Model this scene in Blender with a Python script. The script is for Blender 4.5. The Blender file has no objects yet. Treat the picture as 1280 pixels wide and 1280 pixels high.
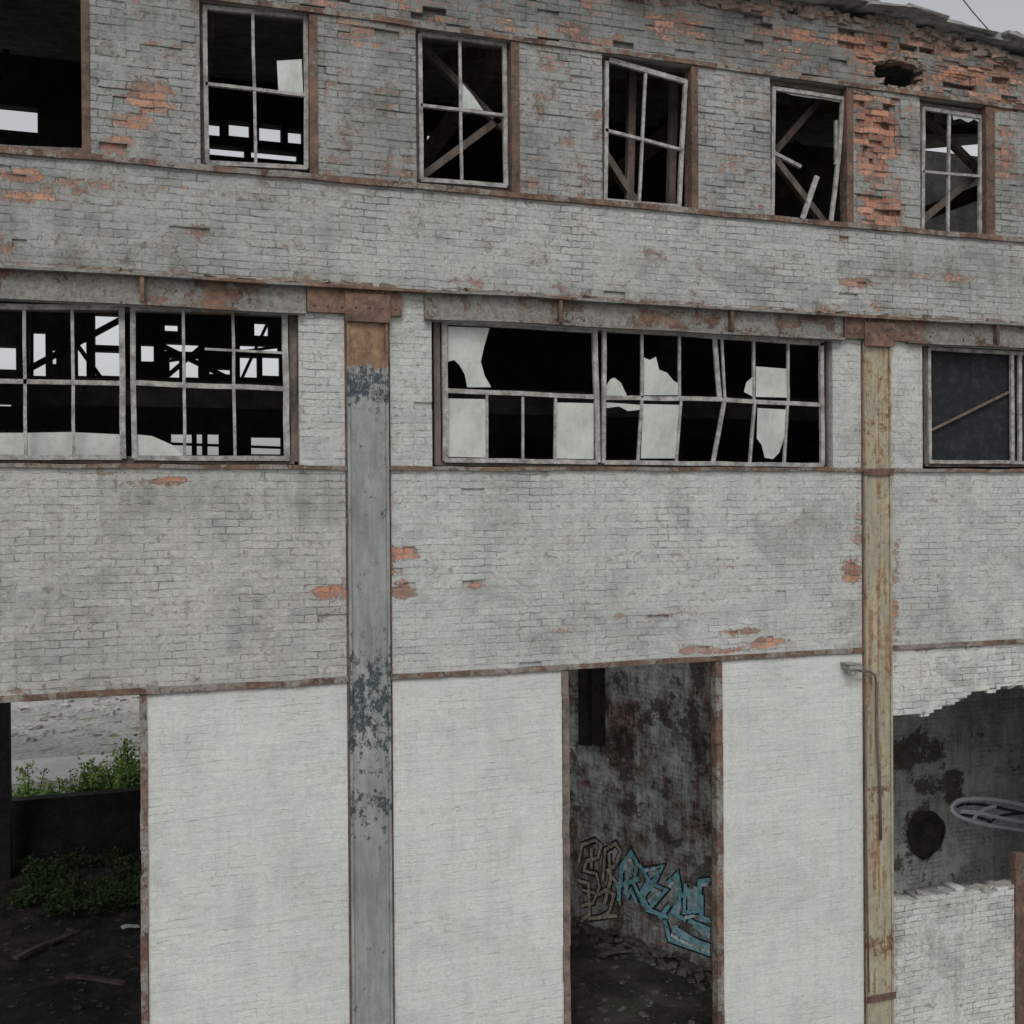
import bpy, bmesh, math, random
import numpy as np
from mathutils import Vector, Matrix, noise as mnoise
random.seed(7); rng=np.random.default_rng(7)
scene=bpy.context.scene
COL=scene.collection
# ------------------------------------------------------------------ camera
F=1312.0; D=11.0; CH=6.98; UP=0.53
yaw=math.radians(17.95); pitch=math.radians(0.35); roll=math.radians(-0.4)
R=(Matrix.Rotation(-yaw,3,'Z')@Matrix.Rotation(math.pi/2-pitch,3,'X')@Matrix.Rotation(roll,3,'Z'))
cam=bpy.data.cameras.new("camera"); cam.sensor_width=36; cam.lens=36*F/1280; cam.clip_end=2000; cam.clip_start=0.1
co=bpy.data.objects.new("camera",cam); COL.objects.link(co)
co.matrix_world=Matrix.Translation((0,-D,CH))@R.to_4x4(); scene.camera=co
O=Vector((0,-D,CH))
def ray(px,py): return R@Vector(((px-640)/F,(640-py)/F,-1.0))
def H(px,py,Y=0.0):           # survey helper: photo measurement -> point on a plane parallel to the facade
    d=ray(px,py); t=(Y-O.y)/d.y; p=O+d*t; return p.x,p.z
def G(px,py,z=0.0):
    d=ray(px,py); t=(z-O.z)/d.z; p=O+d*t; return p
def lev(*pts): return sum(H(*p)[1] for p in pts)/len(pts)
def XX(px,py=600,Y=0.0): return H(px,py,Y)[0]
# ------------------------------------------------------------------ node helper
class M:
    def __init__(s,name,rough=0.9,metal=0.0):
        s.m=bpy.data.materials.new(name); s.m.use_nodes=True; s.t=s.m.node_tree
        s.b=s.t.nodes["Principled BSDF"]; s.b.inputs['Roughness'].default_value=rough; s.b.inputs['Metallic'].default_value=metal
        s.b.inputs['Specular IOR Level'].default_value=0.25
        s.tc=s.t.nodes.new('ShaderNodeTexCoord')
    def n(s,ty,**k):
        x=s.t.nodes.new(ty)
        for a,v in k.items(): setattr(x,a,v)
        return x
    def put(s,sock,v):
        if v is None: return
        if isinstance(v,bpy.types.NodeSocket): s.t.links.new(v,sock)
        else:
            if sock.type=='RGBA' and len(v)==3: v=(*v,1)
            sock.default_value=v
    def ma(s,op,a,b=None,c=None,clamp=False):
        x=s.n('ShaderNodeMath',operation=op); x.use_clamp=clamp
        s.put(x.inputs[0],a); s.put(x.inputs[1],b); s.put(x.inputs[2],c); return x.outputs[0]
    def vm(s,op,a,b=None):
        x=s.n('ShaderNodeVectorMath',operation=op); s.put(x.inputs[0],a); s.put(x.inputs[1],b); return x.outputs[0]
    def obj(s): return s.tc.outputs['Object']
    def noise(s,sc,v=None,det=4,ro=0.6,col=False,dist=0.0):
        x=s.n('ShaderNodeTexNoise'); s.put(x.inputs['Vector'],v or s.obj()); x.inputs['Scale'].default_value=sc
        x.inputs['Detail'].default_value=det; x.inputs['Roughness'].default_value=ro; x.inputs['Distortion'].default_value=dist
        return x.outputs['Color' if col else 'Fac']
    def mix(s,f,a,b,mode='MIX'):
        x=s.n('ShaderNodeMix',data_type='RGBA',blend_type=mode); s.put(x.inputs[0],f); s.put(x.inputs[6],a); s.put(x.inputs[7],b); return x.outputs[2]
    def ramp(s,f,st,mode='LINEAR'):
        x=s.n('ShaderNodeValToRGB'); e=x.color_ramp.elements; x.color_ramp.interpolation=mode
        while len(e)<len(st): e.new(0.5)
        for i,(p,c) in enumerate(st):
            e[i].position=p; e[i].color=(c,c,c,1) if isinstance(c,(int,float)) else (*c,1)
        s.put(x.inputs[0],f); return x.outputs[0]
    def sm(s,f,a,b):
        x=s.n('ShaderNodeMapRange',interpolation_type='SMOOTHSTEP'); s.put(x.inputs[0],f)
        x.inputs[1].default_value=a; x.inputs[2].default_value=b; return x.outputs[0]
    def map(s,scale,v=None):
        x=s.n('ShaderNodeMapping'); s.put(x.inputs[0],v or s.obj()); x.inputs['Scale'].default_value=scale; return x.outputs[0]
    def attr(s,name):
        x=s.n('ShaderNodeAttribute'); x.attribute_name=name; return x
    def bump(s,h,st=0.6,dist=1.0):
        x=s.n('ShaderNodeBump'); x.inputs['Strength'].default_value=st; x.inputs['Distance'].default_value=dist
        s.put(x.inputs['Height'],h); s.t.links.new(x.outputs[0],s.b.inputs['Normal'])
    def col(s,c): s.put(s.b.inputs['Base Color'],c)
# ------------------------------------------------------------------ materials
def mat_brickwall(name):
    m=M(name,0.92)
    sep=m.n('ShaderNodeSeparateXYZ'); m.put(sep.inputs[0],m.obj())
    xy=m.ma('ADD',sep.outputs[0],sep.outputs[1])
    cb=m.n('ShaderNodeCombineXYZ'); m.put(cb.inputs[0],xy); m.put(cb.inputs[1],sep.outputs[2])
    bv=cb.outputs[0]
    def wobble(v,sc,am,det=3):
        w=m.vm('SCALE',m.vm('SUBTRACT',m.noise(sc,bv,det,0.6,col=True),(0.5,0.5,0.5))); w.node.inputs['Scale'].default_value=am
        return m.vm('ADD',v,w)
    bvw=wobble(wobble(bv,4.5,0.05),20,0.030)
    br=m.n('ShaderNodeTexBrick'); m.put(br.inputs['Vector'],bvw)
    for k,v in (('Scale',1.0),('Mortar Size',0.011),('Mortar Smooth',0.9),('Bias',0.0),('Brick Width',0.26),('Row Height',0.0771)): br.inputs[k].default_value=v
    br.inputs['Color1'].default_value=(0,0,0,1); br.inputs['Color2'].default_value=(1,1,1,1); br.inputs['Mortar'].default_value=(.5,.5,.5,1)
    rnd=br.outputs['Color']; mor=br.outputs['Fac']
    a=m.attr('wallmask'); s2=m.n('ShaderNodeSeparateColor'); m.put(s2.inputs[0],a.outputs['Color'])
    peel,smooth,dirt_shade=s2.outputs[0],s2.outputs[1],s2.outputs[2]
    b=m.attr('wallmask2'); s3=m.n('ShaderNodeSeparateColor'); m.put(s3.inputs[0],b.outputs['Color'])
    tone,rust,warm=s3.outputs[0],s3.outputs[1],s3.outputs[2]
    rough=m.ma('SUBTRACT',1.0,smooth)
    nbig=m.noise(0.6,bv,5,0.6); nblt=m.noise(1.0,bv,7,0.72,dist=0.6); nmid=m.noise(2.6,bv,6,0.72,dist=0.4); nfin=m.noise(20,bv,5,0.78); nvf=m.noise(80,bv,3,0.7)
    streak=m.noise(1.0,m.map((6.5,0.45,1),bv),5,0.65)
    hstr=m.noise(1.0,m.map((1.5,11,1),bv),6,0.75,dist=0.3)
    dash=m.noise(1.0,m.map((3.5,34,1),bv),3,0.6)
    cover=m.sm(m.ma('ADD',m.ma('MULTIPLY',m.noise(1.3,bv,6,0.7,dist=0.3),0.7),m.ma('MULTIPLY',m.noise(9,bv,4,0.7),0.3)),0.43,0.55)
    reff=m.ma('MULTIPLY',rough,m.ma('MULTIPLY_ADD',cover,-0.70,1.0))
    bright=m.ma('MULTIPLY',m.ma('MULTIPLY_ADD',nbig,m.ma('MULTIPLY_ADD',rough,0.35,0.25),m.ma('MULTIPLY_ADD',rough,-0.175,0.875)),m.ma('MULTIPLY_ADD',nmid,m.ma('MULTIPLY_ADD',rough,0.80,0.30),m.ma('MULTIPLY_ADD',rough,-0.40,0.85)))
    bright=m.ma('MULTIPLY',bright,m.ma('MULTIPLY_ADD',nfin,m.ma('MULTIPLY_ADD',rough,1.10,0.45),m.ma('MULTIPLY_ADD',rough,-0.55,0.775)))
    bright=m.ma('MULTIPLY',bright,m.ma('MULTIPLY_ADD',nvf,0.5,0.75))
    bright=m.ma('MULTIPLY',bright,m.ma('MULTIPLY_ADD',streak,0.40,0.80))
    bright=m.ma('MULTIPLY',bright,m.ma('MULTIPLY_ADD',m.ma('SUBTRACT',rnd,0.5),m.ma('MULTIPLY_ADD',reff,0.38,0.02),1.0))
    bright=m.ma('MULTIPLY',bright,m.ma('MULTIPLY_ADD',hstr,m.ma('MULTIPLY',smooth,0.22),m.ma('MULTIPLY_ADD',smooth,-0.11,1.0)))
    bright=m.ma('MULTIPLY',bright,m.ma('MULTIPLY_ADD',cover,m.ma('MULTIPLY',rough,0.10),1.0))
    blo=m.sm(nblt,0.50,0.62)
    bright=m.ma('MULTIPLY',bright,m.ma('MULTIPLY_ADD',blo,m.ma('MULTIPLY_ADD',rough,-0.24,-0.07),1.05))
    bright=m.ma('MULTIPLY',bright,tone)
    tint=m.mix(m.ma('MULTIPLY',m.sm(m.ma('ADD',nmid,m.ma('MULTIPLY',warm,0.35)),0.35,0.75),m.ma('MULTIPLY_ADD',smooth,-0.5,1.0)),(0.975,1.0,0.970),(1.02,1.0,0.925))
    cbn=m.n('ShaderNodeCombineColor'); [m.put(cbn.inputs[i],bright) for i in range(3)]
    paint=m.mix(1.0,cbn.outputs[0],tint,'MULTIPLY')
    er=m.ma('ADD',m.ma('ADD',m.ma('MULTIPLY',m.noise(1.7,bv,4,0.6),0.5),m.ma('MULTIPLY',m.noise(8,bv,5,0.75),0.55)),m.ma('MULTIPLY',rough,0.08))
    ero=m.sm(er,0.51,0.67)
    joint=m.ma('MULTIPLY',m.sm(mor,0.30,1.0),ero)
    paint=m.mix(m.ma('MULTIPLY',joint,m.ma('MULTIPLY_ADD',reff,0.66,0.13)),paint,(0.070,0.070,0.063))
    paint=m.mix(m.ma('MULTIPLY',mor,m.ma('MULTIPLY_ADD',reff,0.12,0.035)),paint,(0.11,0.11,0.10))
    db=m.ma('MULTIPLY',m.sm(m.ma('ADD',rnd,m.ma('MULTIPLY_ADD',nmid,0.8,-0.4)),0.85,0.98),m.ma('MULTIPLY',reff,0.45))
    paint=m.mix(db,paint,(0.12,0.115,0.105))
    cr=m.ma('MULTIPLY',m.sm(m.ma('ADD',dash,m.ma('MULTIPLY_ADD',nmid,0.5,-0.25)),0.66,0.70),m.sm(hstr,0.40,0.52))
    paint=m.mix(m.ma('MULTIPLY',cr,0.42),paint,(0.16,0.16,0.15))
    chip=m.sm(m.ma('ADD',m.noise(11,bv,6,0.8),m.ma('MULTIPLY_ADD',nmid,0.4,-0.2)),0.59,0.64)
    paint=m.mix(m.ma('MULTIPLY',chip,m.ma('MULTIPLY_ADD',rough,0.5,0.10)),paint,m.mix(rnd,(0.085,0.08,0.07),(0.17,0.14,0.12)))
    dm=m.sm(m.ma('ADD',m.ma('MULTIPLY',dirt_shade,1.0),m.ma('MULTIPLY_ADD',m.ma('ADD',m.ma('MULTIPLY',nmid,1.0),m.ma('MULTIPLY',streak,0.8)),1.5,-1.33)),0.05,0.75)
    paint=m.mix(m.ma('MULTIPLY',dm,m.ma('MULTIPLY_ADD',rough,0.42,0.28)),paint,m.mix(nfin,(0.05,0.054,0.046),(0.15,0.152,0.135)))
    bc=m.ramp(m.ma('ADD',m.ma('MULTIPLY',rnd,0.45),m.ma('MULTIPLY',nfin,0.55)),[(0.2,(0.13,0.072,0.055)),(0.4,(0.27,0.122,0.08)),(0.62,(0.41,0.185,0.112)),(0.85,(0.45,0.29,0.215))])
    bc=m.mix(m.ma('MULTIPLY',m.sm(nmid,0.46,0.62),0.6),bc,(0.18,0.14,0.12))
    bc=m.mix(m.ma('MULTIPLY',mor,0.6),bc,(0.15,0.13,0.115))
    pm=m.ma('ADD',peel,m.ma('ADD',m.ma('MULTIPLY_ADD',rnd,0.26,-0.14),m.ma('ADD',m.ma('MULTIPLY_ADD',nmid,1.7,-0.85),m.ma('MULTIPLY_ADD',nfin,1.5,-0.75))))
    pmask=m.sm(pm,0.42,0.54)
    pmask=m.ma('MULTIPLY',pmask,m.ma('MULTIPLY_ADD',mor,-0.35,0.97))
    pmask=m.ma('MULTIPLY',pmask,m.sm(peel,0.02,0.12))
    c=m.mix(pmask,paint,bc)
    rm=m.sm(m.ma('ADD',rust,m.ma('ADD',m.ma('MULTIPLY_ADD',nmid,0.9,-0.45),m.ma('MULTIPLY_ADD',streak,0.7,-0.35))),0.25,0.85)
    c=m.mix(m.ma('MULTIPLY',rm,0.7),c,(0.16,0.085,0.05))
    m.col(c)
    h=m.ma('MULTIPLY',m.ma('MULTIPLY',joint,-0.009),m.ma('MULTIPLY',m.ma('MULTIPLY_ADD',cover,-0.55,1.0),m.ma('MULTIPLY_ADD',rough,0.65,0.35)))
    h=m.ma('ADD',h,m.ma('MULTIPLY',m.ma('MULTIPLY',mor,-0.003),reff))
    h=m.ma('ADD',h,m.ma('MULTIPLY',nfin,m.ma('MULTIPLY_ADD',rough,0.008,0.004))); h=m.ma('ADD',h,m.ma('MULTIPLY',nvf,0.0016))
    h=m.ma('ADD',h,m.ma('MULTIPLY',m.ma('MULTIPLY',hstr,0.012),smooth)); h=m.ma('ADD',h,m.ma('MULTIPLY',cr,-0.002))
    h=m.ma('ADD',h,m.ma('MULTIPLY',pmask,-0.008)); h=m.ma('ADD',h,m.ma('MULTIPLY',m.ma('MULTIPLY',chip,rough),-0.004))
    m.bump(h,0.95)
    return m.m
MW=mat_brickwall("painted_brick")

def mat_rust(name,paint=(0.22,0.25,0.26),amt=0.35,dark=1.0):
    m=M(name,0.8)
    n1=m.noise(2.5,None,6,0.75); n2=m.noise(18,None,5,0.75); n3=m.noise(70,None,3,0.6)
    c=m.ramp(m.ma('ADD',m.ma('MULTIPLY',n1,0.6),m.ma('MULTIPLY',n2,0.4)),[(0.36,(0.030*dark,0.022*dark,0.02*dark)),(0.46,(0.075*dark,0.047*dark,0.037*dark)),(0.55,(0.125*dark,0.077*dark,0.055*dark)),(0.66,(0.22*dark,0.125*dark,0.075*dark))])
    pm=m.sm(m.ma('ADD',m.ma('MULTIPLY',m.noise(1.6,None,7,0.8),0.8),m.ma('MULTIPLY',n2,0.25)),0.705-amt*0.5,0.735-amt*0.5)
    c=m.mix(m.ma('MULTIPLY',pm,0.9),c,m.mix(m.sm(n2,0.35,0.65),paint,tuple(v*0.5 for v in paint)))
    m.col(c); m.bump(m.ma('ADD',m.ma('MULTIPLY',n2,0.008),m.ma('ADD',m.ma('MULTIPLY',n3,0.002),m.ma('MULTIPLY',pm,0.002))),0.8)
    return m.m
MRUST=mat_rust("rusted_steel",(0.2,0.18,0.16),0.24)
MSTRIP=mat_rust("rusted_angle",(0.25,0.235,0.21),0.38,1.1)
MBEAM=mat_rust("peeling_beam_paint",(0.23,0.23,0.21),0.445,1.15)
MGUS=mat_rust("orange_rust",(0.2,0.18,0.14),0.25,1.25)

def mat_pillar(name,base,chipc,rustc,ztop,zchips,rust_amt):
    m=M(name,0.65)
    sep=m.n('ShaderNodeSeparateXYZ'); m.put(sep.inputs[0],m.obj()); z=sep.outputs[2]
    n1=m.noise(2.0,m.map((2.5,1,0.6)),6,0.7); n2=m.noise(16,None,5,0.75); n3=m.noise(60,None,3,0.6)
    streak=m.noise(1,m.map((14,1,0.5)),5,0.7)
    c=m.mix(m.sm(n1,0.3,0.7),tuple(v*0.68 for v in base),tuple(v*1.22 for v in base))
    c=m.mix(m.ma('MULTIPLY',m.sm(n2,0.45,0.75),0.5),c,tuple(v*0.45 for v in base))
    c=m.mix(m.ma('MULTIPLY',m.sm(streak,0.5,0.7),0.35),c,tuple(min(1,v*1.5) for v in base))
    ru=m.sm(m.ma('ADD',m.ma('ADD',m.ma('MULTIPLY',n1,0.4),m.ma('MULTIPLY',streak,0.45)),m.ma('MULTIPLY',n2,0.15)),0.62-rust_amt,0.70-rust_amt)
    c=m.mix(m.ma('MULTIPLY',ru,0.85),c,m.mix(m.sm(n2,0.3,0.7),rustc,tuple(v*0.4 for v in rustc)))
    tot=None
    for zc,w,am in zchips:
        d=m.ma('ABSOLUTE',m.ma('SUBTRACT',z,zc)); g=m.ma('MULTIPLY',m.sm(m.ma('DIVIDE',d,w),1.0,0.0),am)
        tot=g if tot is None else m.ma('MAXIMUM',tot,g)
    ch=m.ma('ADD',m.ma('MULTIPLY',m.noise(7,m.map((1.8,1,0.8)),8,0.85),0.6),m.ma('MULTIPLY',n2,0.4))
    if tot is not None: ch=m.ma('ADD',ch,m.ma('MULTIPLY',tot,0.11))
    chm=m.sm(ch,0.585,0.605)
    c=m.mix(m.ma('MULTIPLY',chm,0.92),c,m.mix(n3,chipc,tuple(v*1.8 for v in chipc)))
    if ztop is not None:
        tz=m.sm(m.ma('ADD',z,m.ma('MULTIPLY_ADD',n1,0.3,-0.15)),ztop-0.01,ztop+0.01)
        rr=m.ramp(m.ma('ADD',m.ma('MULTIPLY',n1,0.5),m.ma('MULTIPLY',n2,0.5)),[(0.38,(0.07,0.045,0.035)),(0.5,(0.18,0.11,0.07)),(0.64,(0.30,0.20,0.12))])
        c=m.mix(tz,c,rr)
    m.col(c); m.bump(m.ma('ADD',m.ma('MULTIPLY',chm,-0.002),m.ma('ADD',m.ma('MULTIPLY',n3,0.001),m.ma('MULTIPLY',n2,0.003))),0.8)
    return m.m
def simple(name,c0,c1,sc=8,rough=0.9,bump=0.004,stretch=(1,1,1)):
    m=M(name,rough); v=m.map(stretch)
    n=m.noise(sc,v,6,0.7); n2=m.noise(sc*7,v,3,0.7)
    m.col(m.mix(m.sm(m.ma('ADD',m.ma('MULTIPLY',n,0.7),m.ma('MULTIPLY',n2,0.3)),0.33,0.67),c0,c1)); m.bump(m.ma('ADD',m.ma('MULTIPLY',n,bump),m.ma('MULTIPLY',n2,bump*0.4)),0.8)
    return m.m
MWOOD=simple("weathered_white_wood",(0.11,0.10,0.095),(0.36,0.35,0.335),9,0.85,0.004)
MWOODB=simple("old_brown_wood",(0.05,0.04,0.035),(0.16,0.125,0.105),5,0.9,0.003,(1,1,0.4))
MFRB=simple("rotten_frame_wood",(0.05,0.042,0.038),(0.19,0.155,0.135),7,0.9,0.005)
MDARK=simple("shade_dark_timber",(0.014,0.013,0.014),(0.045,0.04,0.04),4,0.95)  # near-black colour stands in for the shade inside the hall
MROOF=simple("weathered_roof_felt",(0.10,0.10,0.095),(0.32,0.315,0.30),3,0.95,0.01)
MINT=simple("shade_dark_inner_brick",(0.010,0.010,0.012),(0.04,0.038,0.037),2,0.95)  # inner walls coloured near-black so the hall looks unlit
def mat_glass():
    m=M("dirty_milky_glass",0.35); m.b.inputs['Specular IOR Level'].default_value=0.5
    n=m.noise(3,None,5,0.65); n2=m.noise(25,m.map((1,1,0.35)),4,0.7)
    m.col(m.mix(m.sm(m.ma('ADD',m.ma('MULTIPLY',n,0.7),m.ma('MULTIPLY',n2,0.3)),0.35,0.7),(0.42,0.43,0.405),(0.27,0.28,0.26)))
    return m.m
MGLASS=mat_glass()
# ------------------------------------------------------------------ mesh helpers
def addobj(name,me,mat=None,parent=None,loc=None):
    ob=bpy.data.objects.new(name,me); COL.objects.link(ob)
    if mat is not None and len(me.materials)==0: me.materials.append(mat)
    if parent is not None: ob.parent=parent
    return ob
def bmobj(name,bm,mat,parent=None,smooth=False,recalc=True):
    if recalc: bmesh.ops.recalc_face_normals(bm,faces=bm.faces)
    me=bpy.data.meshes.new(name); bm.to_mesh(me); bm.free()
    if smooth: me.polygons.foreach_set('use_smooth',[True]*len(me.polygons))
    return addobj(name,me,mat,parent)
def hexa(bm,c8):
    v=[bm.verts.new(c) for c in c8]
    for f in ((0,1,2,3),(7,6,5,4),(0,4,5,1),(1,5,6,2),(2,6,7,3),(3,7,4,0)): bm.faces.new([v[i] for i in f])
def box(bm,x0,x1,y0,y1,z0,z1):
    hexa(bm,[(x0,y0,z0),(x1,y0,z0),(x1,y1,z0),(x0,y1,z0),(x0,y0,z1),(x1,y0,z1),(x1,y1,z1),(x0,y1,z1)])
def seg(bm,a,b,w,y0,y1,ext=0.0):
    a=Vector(a); b=Vector(b); d=(b-a); L=d.length; d/=L; n=Vector((-d.y,d.x))*w/2; a=a-d*ext; b=b+d*ext
    k=max(1,int(L/0.35)); 
    pts=[a.lerp(b,i/k) for i in range(k+1)]
    for i in range(1,k): pts[i]=pts[i]+n*random.uniform(-0.22,0.22)
    for i in range(k):
        p,q=pts[i],pts[i+1]; c=[p-n,q-n,q+n,p+n]
        hexa(bm,[(v.x,y0,v.y) for v in c]+[(v.x,y1,v.y) for v in c])
def beam3(bm,a,b,w,h=None):
    a=Vector(a);b=Vector(b);h=h or w; d=(b-a).normalized(); up=Vector((0,0,1)) if abs(d.z)<0.9 else Vector((0,1,0))
    s=d.cross(up).normalized(); u=s.cross(d).normalized()
    c=[]
    for p in (a,b):
        c+=[p-s*w/2-u*h/2,p+s*w/2-u*h/2,p+s*w/2+u*h/2,p-s*w/2+u*h/2]
    hexa(bm,[tuple(x) for x in c])
def tube(bm,pts,r,n=8):
    rings=[]
    pts=[Vector(p) for p in pts]
    for i,p in enumerate(pts):
        d=(pts[min(i+1,len(pts)-1)]-pts[max(i-1,0)]).normalized()
        up=Vector((0,0,1)) if abs(d.z)<0.9 else Vector((0,1,0)); s=d.cross(up).normalized(); u=s.cross(d)
        rings.append([bm.verts.new(p+(s*math.cos(k*2*math.pi/n)+u*math.sin(k*2*math.pi/n))*r) for k in range(n)])
    for a,b in zip(rings,rings[1:]):
        for k in range(n): bm.faces.new((a[k],a[(k+1)%n],b[(k+1)%n],b[k]))
    bm.faces.new(rings[0]); bm.faces.new(rings[-1][::-1])
def chunk(bm,c,sx,sy,sz,j=0.25,flat=False):
    rz=random.uniform(-.4,.4) if flat else random.uniform(0,6.28); rx=random.uniform(-.4,.4)*(0.4 if flat else 1); ry=random.uniform(-.2,.2) if flat else 0
    Mx=Matrix.Rotation(rz,3,'Z')@Matrix.Rotation(rx,3,'X')@Matrix.Rotation(ry,3,'Y')
    P=[]
    for z in (-1,1):
        for (x,y) in ((-1,-1),(1,-1),(1,1),(-1,1)):
            v=Vector((x*sx/2*random.uniform(1-j,1+j),y*sy/2*random.uniform(1-j,1+j),z*sz/2*random.uniform(1-j,1+j)))
            P.append(tuple(Vector(c)+Mx@v))
    hexa(bm,P)
def empty(name,loc=(0,0,0),parent=None):
    e=bpy.data.objects.new(name,None); e.empty_display_size=0.2; COL.objects.link(e); e.location=(0,0,0)
    if parent is not None: e.parent=parent
    return e
# ------------------------------------------------------------------ facade levels
BH=0.0771; BW=0.26
Zt =lev((250,0),(1280,137)); Zs=lev((0,186),(1280,302))
Zbt=lev((0,337),(1280,402)); Zbb=lev((0,382),(1280,431)); Z2=lev((0,580),(1280,588)); Z1=lev((0,880),(1280,803))
XL,XR=-5.2,17.0
building=empty("abandoned_factory")
building["label"]="derelict three-storey grey painted brick factory with broken windows"
building["category"]="building"
topwin=[(250,397),(520,649),(753,872),(963,1066),(1150,1243)]
openings=[]
openings.append((XX(-45,100),XX(112,100),Zs,Zt))
for l,r in topwin: openings.append((XX(l,120),XX(r,120),Zs,Zt))
R2=[(-130,374),(540,1041),(1153,1640)]
for l,r in R2: openings.append((XX(l,500),XX(r,500),Z2,Zbb))
openings.append((XX(-45,1000),XX(184,1000),-1,Z1))
openings.append((XX(703,1000),XX(903,1000),-1,Z1))
pil=[(435,486),(1079,1112)]
rl=[H(*p) for p in ((-300,-140),(760,-22),(860,-6),(950,2),(1050,16),(1110,24),(1180,42),(1230,58),(1290,74),(1400,95),(1700,130))]
rlx=np.array([p[0] for p in rl]); rlz=np.array([p[1] for p in rl])
def roofz(x): return float(np.interp(x,rlx,rlz))
tl=[H(*p) for p in ((1105,895),(1160,893),(1178,888),(1196,876),(1215,866),(1245,862),(1280,858),(1400,850))]
bl=[H(*p) for p in ((1105,1112),(1120,1124),(1140,1126),(1152,1118),(1176,1121),(1200,1112),(1230,1116),(1262,1108),(1400,1100))]
def tj(x): return float(np.interp(x,[p[0] for p in tl],[p[1] for p in tl]))
def bj(x): return float(np.interp(x,[p[0] for p in bl],[p[1] for p in bl]))
ox0,ox1=XX(1112,1000),XX(1345,1000)
hole=[H(*p) for p in ((1092,72),(1158,72),(1158,112),(1092,112))]
hx0=min(p[0] for p in hole); hx1=max(p[0] for p in hole); hz0=min(p[1] for p in hole)+0.06; hz1=max(p[1] for p in hole)-0.05
peelb=[(180,120,50,26,.60),(170,155,45,16,.55),(200,60,40,30,.42),(140,180,30,18,.6),(165,30,40,20,.42),(450,40,60,35,.48),(470,62,25,15,.5),(30,218,70,14,.6),(40,248,60,10,.66),(235,288,30,9,.65),
 (20,310,60,20,.5),(150,235,60,12,.4),(230,235,60,10,.38),(700,70,40,30,.45),(720,35,70,14,.44),(860,30,120,16,.5),(1000,45,110,20,.55),(1090,60,70,26,.76),(1200,95,90,28,.66),(1180,60,70,14,.68),(1255,90,30,30,.66),
 (1098,160,36,40,.98),(1080,130,25,20,.75),(1093,205,26,30,.78),(1102,262,32,24,1.0),(1120,235,12,30,.55),(1258,190,24,50,.5),(1255,130,40,16,.64),(1080,300,60,12,.4),(1070,352,22,8,.7),(505,692,18,9,1.1),(502,738,18,12,1.0),(495,715,10,40,.6),(412,740,28,10,.85),(405,772,20,6,.6),
 (213,602,36,6,.95),(130,590,60,5,.5),(1066,716,14,14,.9),(1072,660,8,40,.5),(825,768,50,6,.6),(905,815,60,6,.6),(955,802,28,6,.95),(930,790,30,5,.8),(595,732,13,6,.95),(700,792,30,5,.5),(935,708,20,6,.6),(975,742,10,6,.6),
 (770,770,20,5,.6),(870,812,22,5,.7),(1160,625,20,6,.4),(1180,345,80,10,.45),(340,345,120,8,.4),(560,352,160,6,.45),(820,372,200,6,.4),(1100,385,120,8,.4),(540,600,60,5,.4),(1120,700,8,60,.4),(1118,770,8,40,.6),
 (1090,1080,8,40,.3),(60,860,80,6,.4),(260,855,80,5,.35),(1170,810,60,5,.4),(1110,980,8,60,.3),(380,400,8,40,.3),(650,110,6,60,.4),(930,300,60,8,.3),(690,275,60,8,.25),(1190,120,40,12,.58)]
dirt_shade_blobs=[(250,40,300,40,.45),(120,60,40,90,.35),(470,130,60,90,.35),(690,130,50,80,.25),(900,45,260,30,.55),(1200,85,120,30,.5),(1100,130,60,70,.35),(1260,200,40,80,.4),(1200,340,140,40,.5),(300,215,400,18,.40),(100,230,120,30,.35),  # dirt stains, plus contact shade painted in bands under the steel strips
 (900,265,400,12,.25),(60,325,500,10,.35),(800,368,600,8,.35),(400,630,60,34,.50),(390,600,60,18,.40),(615,648,40,44,.36),(640,600,60,20,.25),(1045,655,40,30,.45),(1040,690,24,40,.35),(60,700,110,100,.3),(100,820,200,40,.35),(250,860,200,15,.35),(420,800,16,60,.35),(640,800,150,18,.25),
 (450,215,120,20,.3),(1180,1200,80,80,.25),(1130,940,12,90,.2),(1090,640,120,15,.2),(220,330,200,12,.3),(250,620,200,25,.35),(1050,860,30,40,.2),(660,870,40,30,.12),(200,900,30,60,.12),(880,330,120,40,.2),(1150,780,60,30,.2),(300,880,200,10,.2),(600,860,200,10,.2),(980,850,100,10,.2),(300,280,160,30,.2),
 (240,1050,30,120,.10),(400,1180,30,90,.10),(560,1000,40,120,.08),(980,1080,40,140,.10)]
def pix_blobs(bs):
    o=[]
    for cx,cy,rx,ry,am in bs:
        x,z=H(cx,cy); x2,_=H(cx+rx,cy); _,z2=H(cx,cy+ry); o.append((x,z,abs(x2-x),abs(z2-z),am))
    return o
PB=pix_blobs(peelb); DB=pix_blobs(dirt_shade_blobs)
def fieldv(bs,x,z):
    f=np.zeros_like(x)
    for cx,cz,rx,rz,am in bs: f=np.maximum(f,am*np.exp(-(((x-cx)/rx)**2+((z-cz)/rz)**2)*0.9))
    return f
hl=[Zt,Zs,Zbt,Z2,Z1]
pilx=[(XX(a,700),XX(b,700)) for a,b in pil]
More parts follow.
